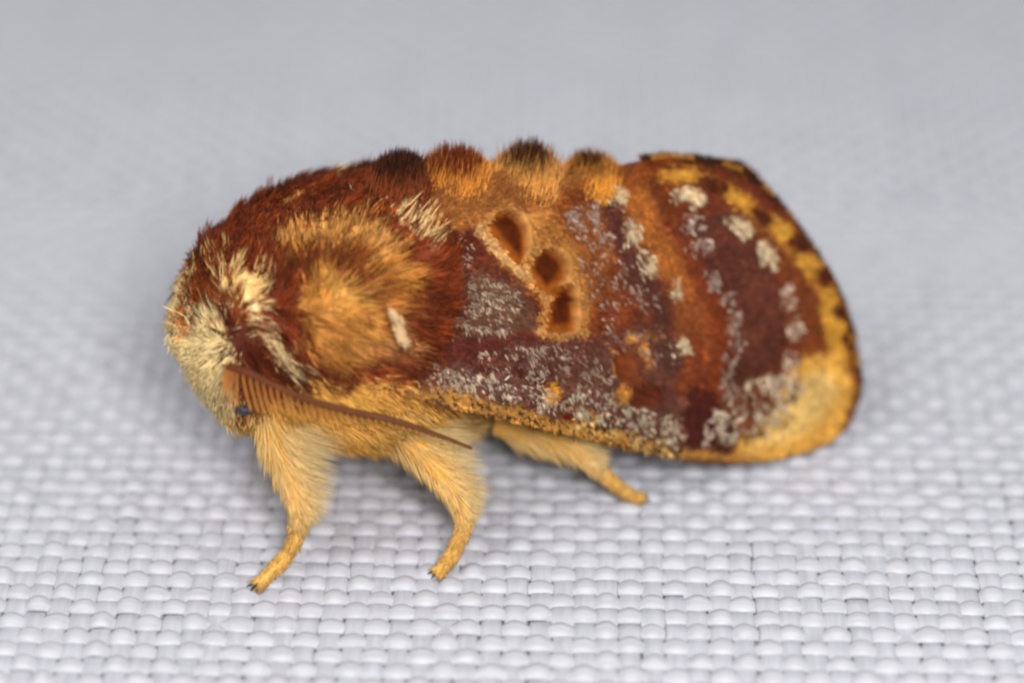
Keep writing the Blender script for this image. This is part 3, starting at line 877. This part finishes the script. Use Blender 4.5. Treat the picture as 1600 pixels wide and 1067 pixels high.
def leg(pts, radii, foot_px, hair_n, thigh, label):
    """pts: photo x, y, sideways mm down to the ankle; the foot stands on the cloth"""
    a = [side(x, y, s) for x, y, s in pts]
    g = on_ground(*foot_px, 0.10) - ORG
    f = np.array([g @ LD, -(g @ SD), .10])
    a = np.array(a + [f])
    m = len(a)
    tt = np.linspace(0, m - 1, 40)
    path = np.stack([smooth_interp(tt, np.arange(m), a[:, k]) for k in range(3)], -1)
    rad = smooth_interp(tt, np.arange(m), np.array(radii))
    # joints of the foot
    rad = rad * (1 + .10 * np.sin(tt / (m - 1) * 46) * (tt > m - 2.2))
    path[:, 2] = np.maximum(path[:, 2], rad * .75)
    v, fc_, tg = tube(path, rad, 12)
    c = np.repeat((furp((206, 152, 66), 1.0) + (furp((214, 168, 82), .95) - furp((206, 152, 66), 1.0)) * (tt / (m - 1))[:, None]), 12, 0)
    v = np.concatenate([v, path[-1:] + tg[-1:] * rad[-1] * .6]); c = np.concatenate([c, c[-1:]])
    k = len(path) - 1
    tri = np.concatenate([fc_[:, [0, 1, 2]], fc_[:, [0, 2, 3]], np.array([(k * 12 + q, k * 12 + (q + 1) % 12, len(v) - 1) for q in range(12)])])
    o = link("leg", mesh_np("leg", v, tri, c), M_SKIN, moth, label=label)

    def leg_tone(t):
        k = np.clip((t - .5) / .2, 0, 1)[:, None]
        up_ = furp((234, 184, 98), 1.15) + (furp((248, 214, 144), 1.2) - furp((234, 184, 98), 1.15)) * rng.random((len(t), 1))
        return up_ + (furp((208, 156, 68), 1.0) - up_) * k * rng.uniform(.6, 1, (len(t), 1))

    def d_fn(t, tg, oo):
        up = np.clip(1 - t / thigh, 0, 1)[:, None]
        d = tg * .95 + oo * (.32 + .45 * up) + np.array([.55, 0, -.08]) * up
        return d, .38 + .95 * np.clip(1 - t / thigh, 0, 1) ** .7
    cream_ = leg_tone
    link("fur", mesh_np("fur", *fluff(path, rad, hair_n, d_fn, .88, cream_)), M_FLUFF, o, "stuff")
    pale_ = lambda t: np.tile(furp((248, 216, 150)), (len(t), 1))

    def w_fn(t, tg, oo):
        d = tg * .45 + oo * .45 + np.array([.95, 0, -.12])
        return d, .30 + 1.7 * np.clip(1 - t, 0, 1) ** .8
    n_w = hair_n
    link("fur", mesh_np("fur", *fluff(path[:int(40 * thigh)], rad, n_w, w_fn, 1.15, pale_, (.006, .011))), M_FLUFF, o, "stuff")
    # two hooked claws
    cl = []
    for sgn in (-1, 1):
        hd = unit(tg[-1] * np.array([1, 1, .2]) + np.array([0, sgn * .35, 0]))
        cp = np.array([path[-1] + hd * (.1 + .30 * t) + np.array([0, 0, -.09 * t * t + .02]) for t in np.linspace(0, 1, 6)])
        cv, cf, _ = tube(cp, np.linspace(.07, .012, 6), 6)
        cl.append((cv, cf, np.tile(pig((52, 44, 40)), (len(cv), 1))))
    for cv, cf, cc in cl:
        link("claw", mesh_np("claw", cv, cf, cc), M_SKIN, o)
    return o


near_legs = [
    leg([(425, 640, 2.6), (436, 700, 3.6), (462, 770, 4.6), (466, 815, 4.9), (452, 860, 5.0)], [.62, .46, .30, .25, .21, .18], (405, 912), 2300, .62, "cream fluffy front leg"),
    leg([(600, 650, 2.8), (655, 700, 4.2), (705, 760, 5.6), (724, 810, 6.2), (712, 855, 6.4)], [.66, .50, .31, .25, .21, .18], (687, 892), 2500, .62, "cream fluffy middle leg"),
    leg([(780, 655, 2.6), (850, 680, 3.6), (905, 705, 4.5), (938, 736, 4.9), (968, 762, 5.0)], [.6, .45, .30, .24, .21, .18], (998, 779), 1700, .55, "cream fluffy hind leg"),
]
for l_, back_ in zip(near_legs, (2.6, .6, 0)):
    copy_tree(l_, moth, True).location = (back_ * MM, -.8 * MM, 0)

# ------------------------------------------------------------------ antennae: a stem with a comb of teeth
AN = np.array([(358, 572, 3.5), (386, 582, 4.0), (424, 600, 4.5), (480, 624, 4.9), (550, 643, 5.2), (612, 656, 5.4), (682, 679, 5.6), (737, 700, 5.7)])
tt = np.linspace(0, 7, 70)
ap = np.stack([smooth_interp(tt, np.arange(8), AN[:, k]) for k in range(3)], -1)
apth = side(ap[:, 0], ap[:, 1], ap[:, 2])
ar = np.interp(tt, [0, .4, 2, 5, 7], [.14, .14, .125, .11, .05])
av, af, atg = tube(apth, ar, 8)
acol = np.repeat(np.array([furp((92, 42, 16), .8)] * 70) + np.linspace(0, 1, 70)[:, None] * (furp((104, 64, 32), .8) - furp((92, 42, 16), .8)), 8, 0)
ant = link("antenna", mesh_np("antenna", av, af, acol), M_SKIN, moth, label="brown comb-toothed antenna swept back along the body")
dist = np.concatenate([[0], np.cumsum(np.linalg.norm(np.diff(apth, axis=0), axis=1))])
pos = np.concatenate([[.0, .06, .13, .22, .33], np.arange(.5, dist[-1] - .1, .235)])
for s_ in pos:
    q = np.array([np.interp(s_, dist, apth[:, k]) for k in range(3)])
    tx = np.interp(s_, dist, tt)
    L = np.interp(tx, [0, .25, .7, 1.3, 2.2, 3.2, 4.4, 7], [.55, 1.0, 1.2, 1.1, .78, .46, .24, .07])
    T = unit(np.array([np.interp(s_, dist, atg[:, k]) for k in range(3)]))
    for row, (dx, dy, out) in enumerate(((.10, 1.0, .10), (.35, .6, -1.4))):
        dx = dx - .75 * max(0, 1 - tx / .8)
        d = unit(dir_local(dx, dy) + np.array([0, -out, 0]))
        ts = np.linspace(0, 1, 5)
        p = q + d * (L * ts)[:, None] + T * (.16 * L * ts ** 2)[:, None]
        tv, tf, _ = tube(p, .072 * (1 - .4 * ts) * (.6 + .4 * min(1, L)), 5)
        cc = np.repeat(furp((136, 74, 24), .75) + ts[:, None] * (furp((190, 124, 52), .75) - furp((136, 74, 24), .75)), 5, 0)
        link("tooth", mesh_np("tooth", tv, tf, cc), M_SKIN, ant)
far_ant = copy_tree(ant, moth, True)
far_ant.location = (1.2 * MM, -1.6 * MM, -2.2 * MM)      # the far one is folded lower, under the head

# ------------------------------------------------------------------ eyes
m_eye, nt, p = nodes_of("eye_glossy")
no = nt.nodes.new("ShaderNodeTexVoronoi"); no.inputs["Scale"].default_value = 9000
cr = nt.nodes.new("ShaderNodeValToRGB"); cr.color_ramp.elements[0].color = (.03, .03, .045, 1); cr.color_ramp.elements[1].color = (.012, .012, .02, 1)
tcn = nt.nodes.new("ShaderNodeTexCoord"); nt.links.new(tcn.outputs["Object"], no.inputs["Vector"])
nt.links.new(no.outputs["Distance"], cr.inputs[0]); nt.links.new(cr.outputs[0], p.inputs["Base Color"])
p.inputs["Roughness"].default_value = .5
ec = side(383, 638, 3.05)
th, ph = np.meshgrid(np.linspace(.02, math.pi - .02, 18), np.linspace(0, 2 * math.pi, 28, endpoint=False), indexing='ij')
ev = np.stack([np.sin(th) * np.cos(ph), np.sin(th) * np.sin(ph), np.cos(th)], -1) * np.array([.30, .26, .2]) + ec
eye = link("eye", mesh_np("eye", ev.reshape(-1, 3), grid_faces(18, 28, True)), m_eye, moth, label="small glossy dark blue eye")
copy_tree(eye, moth, True)
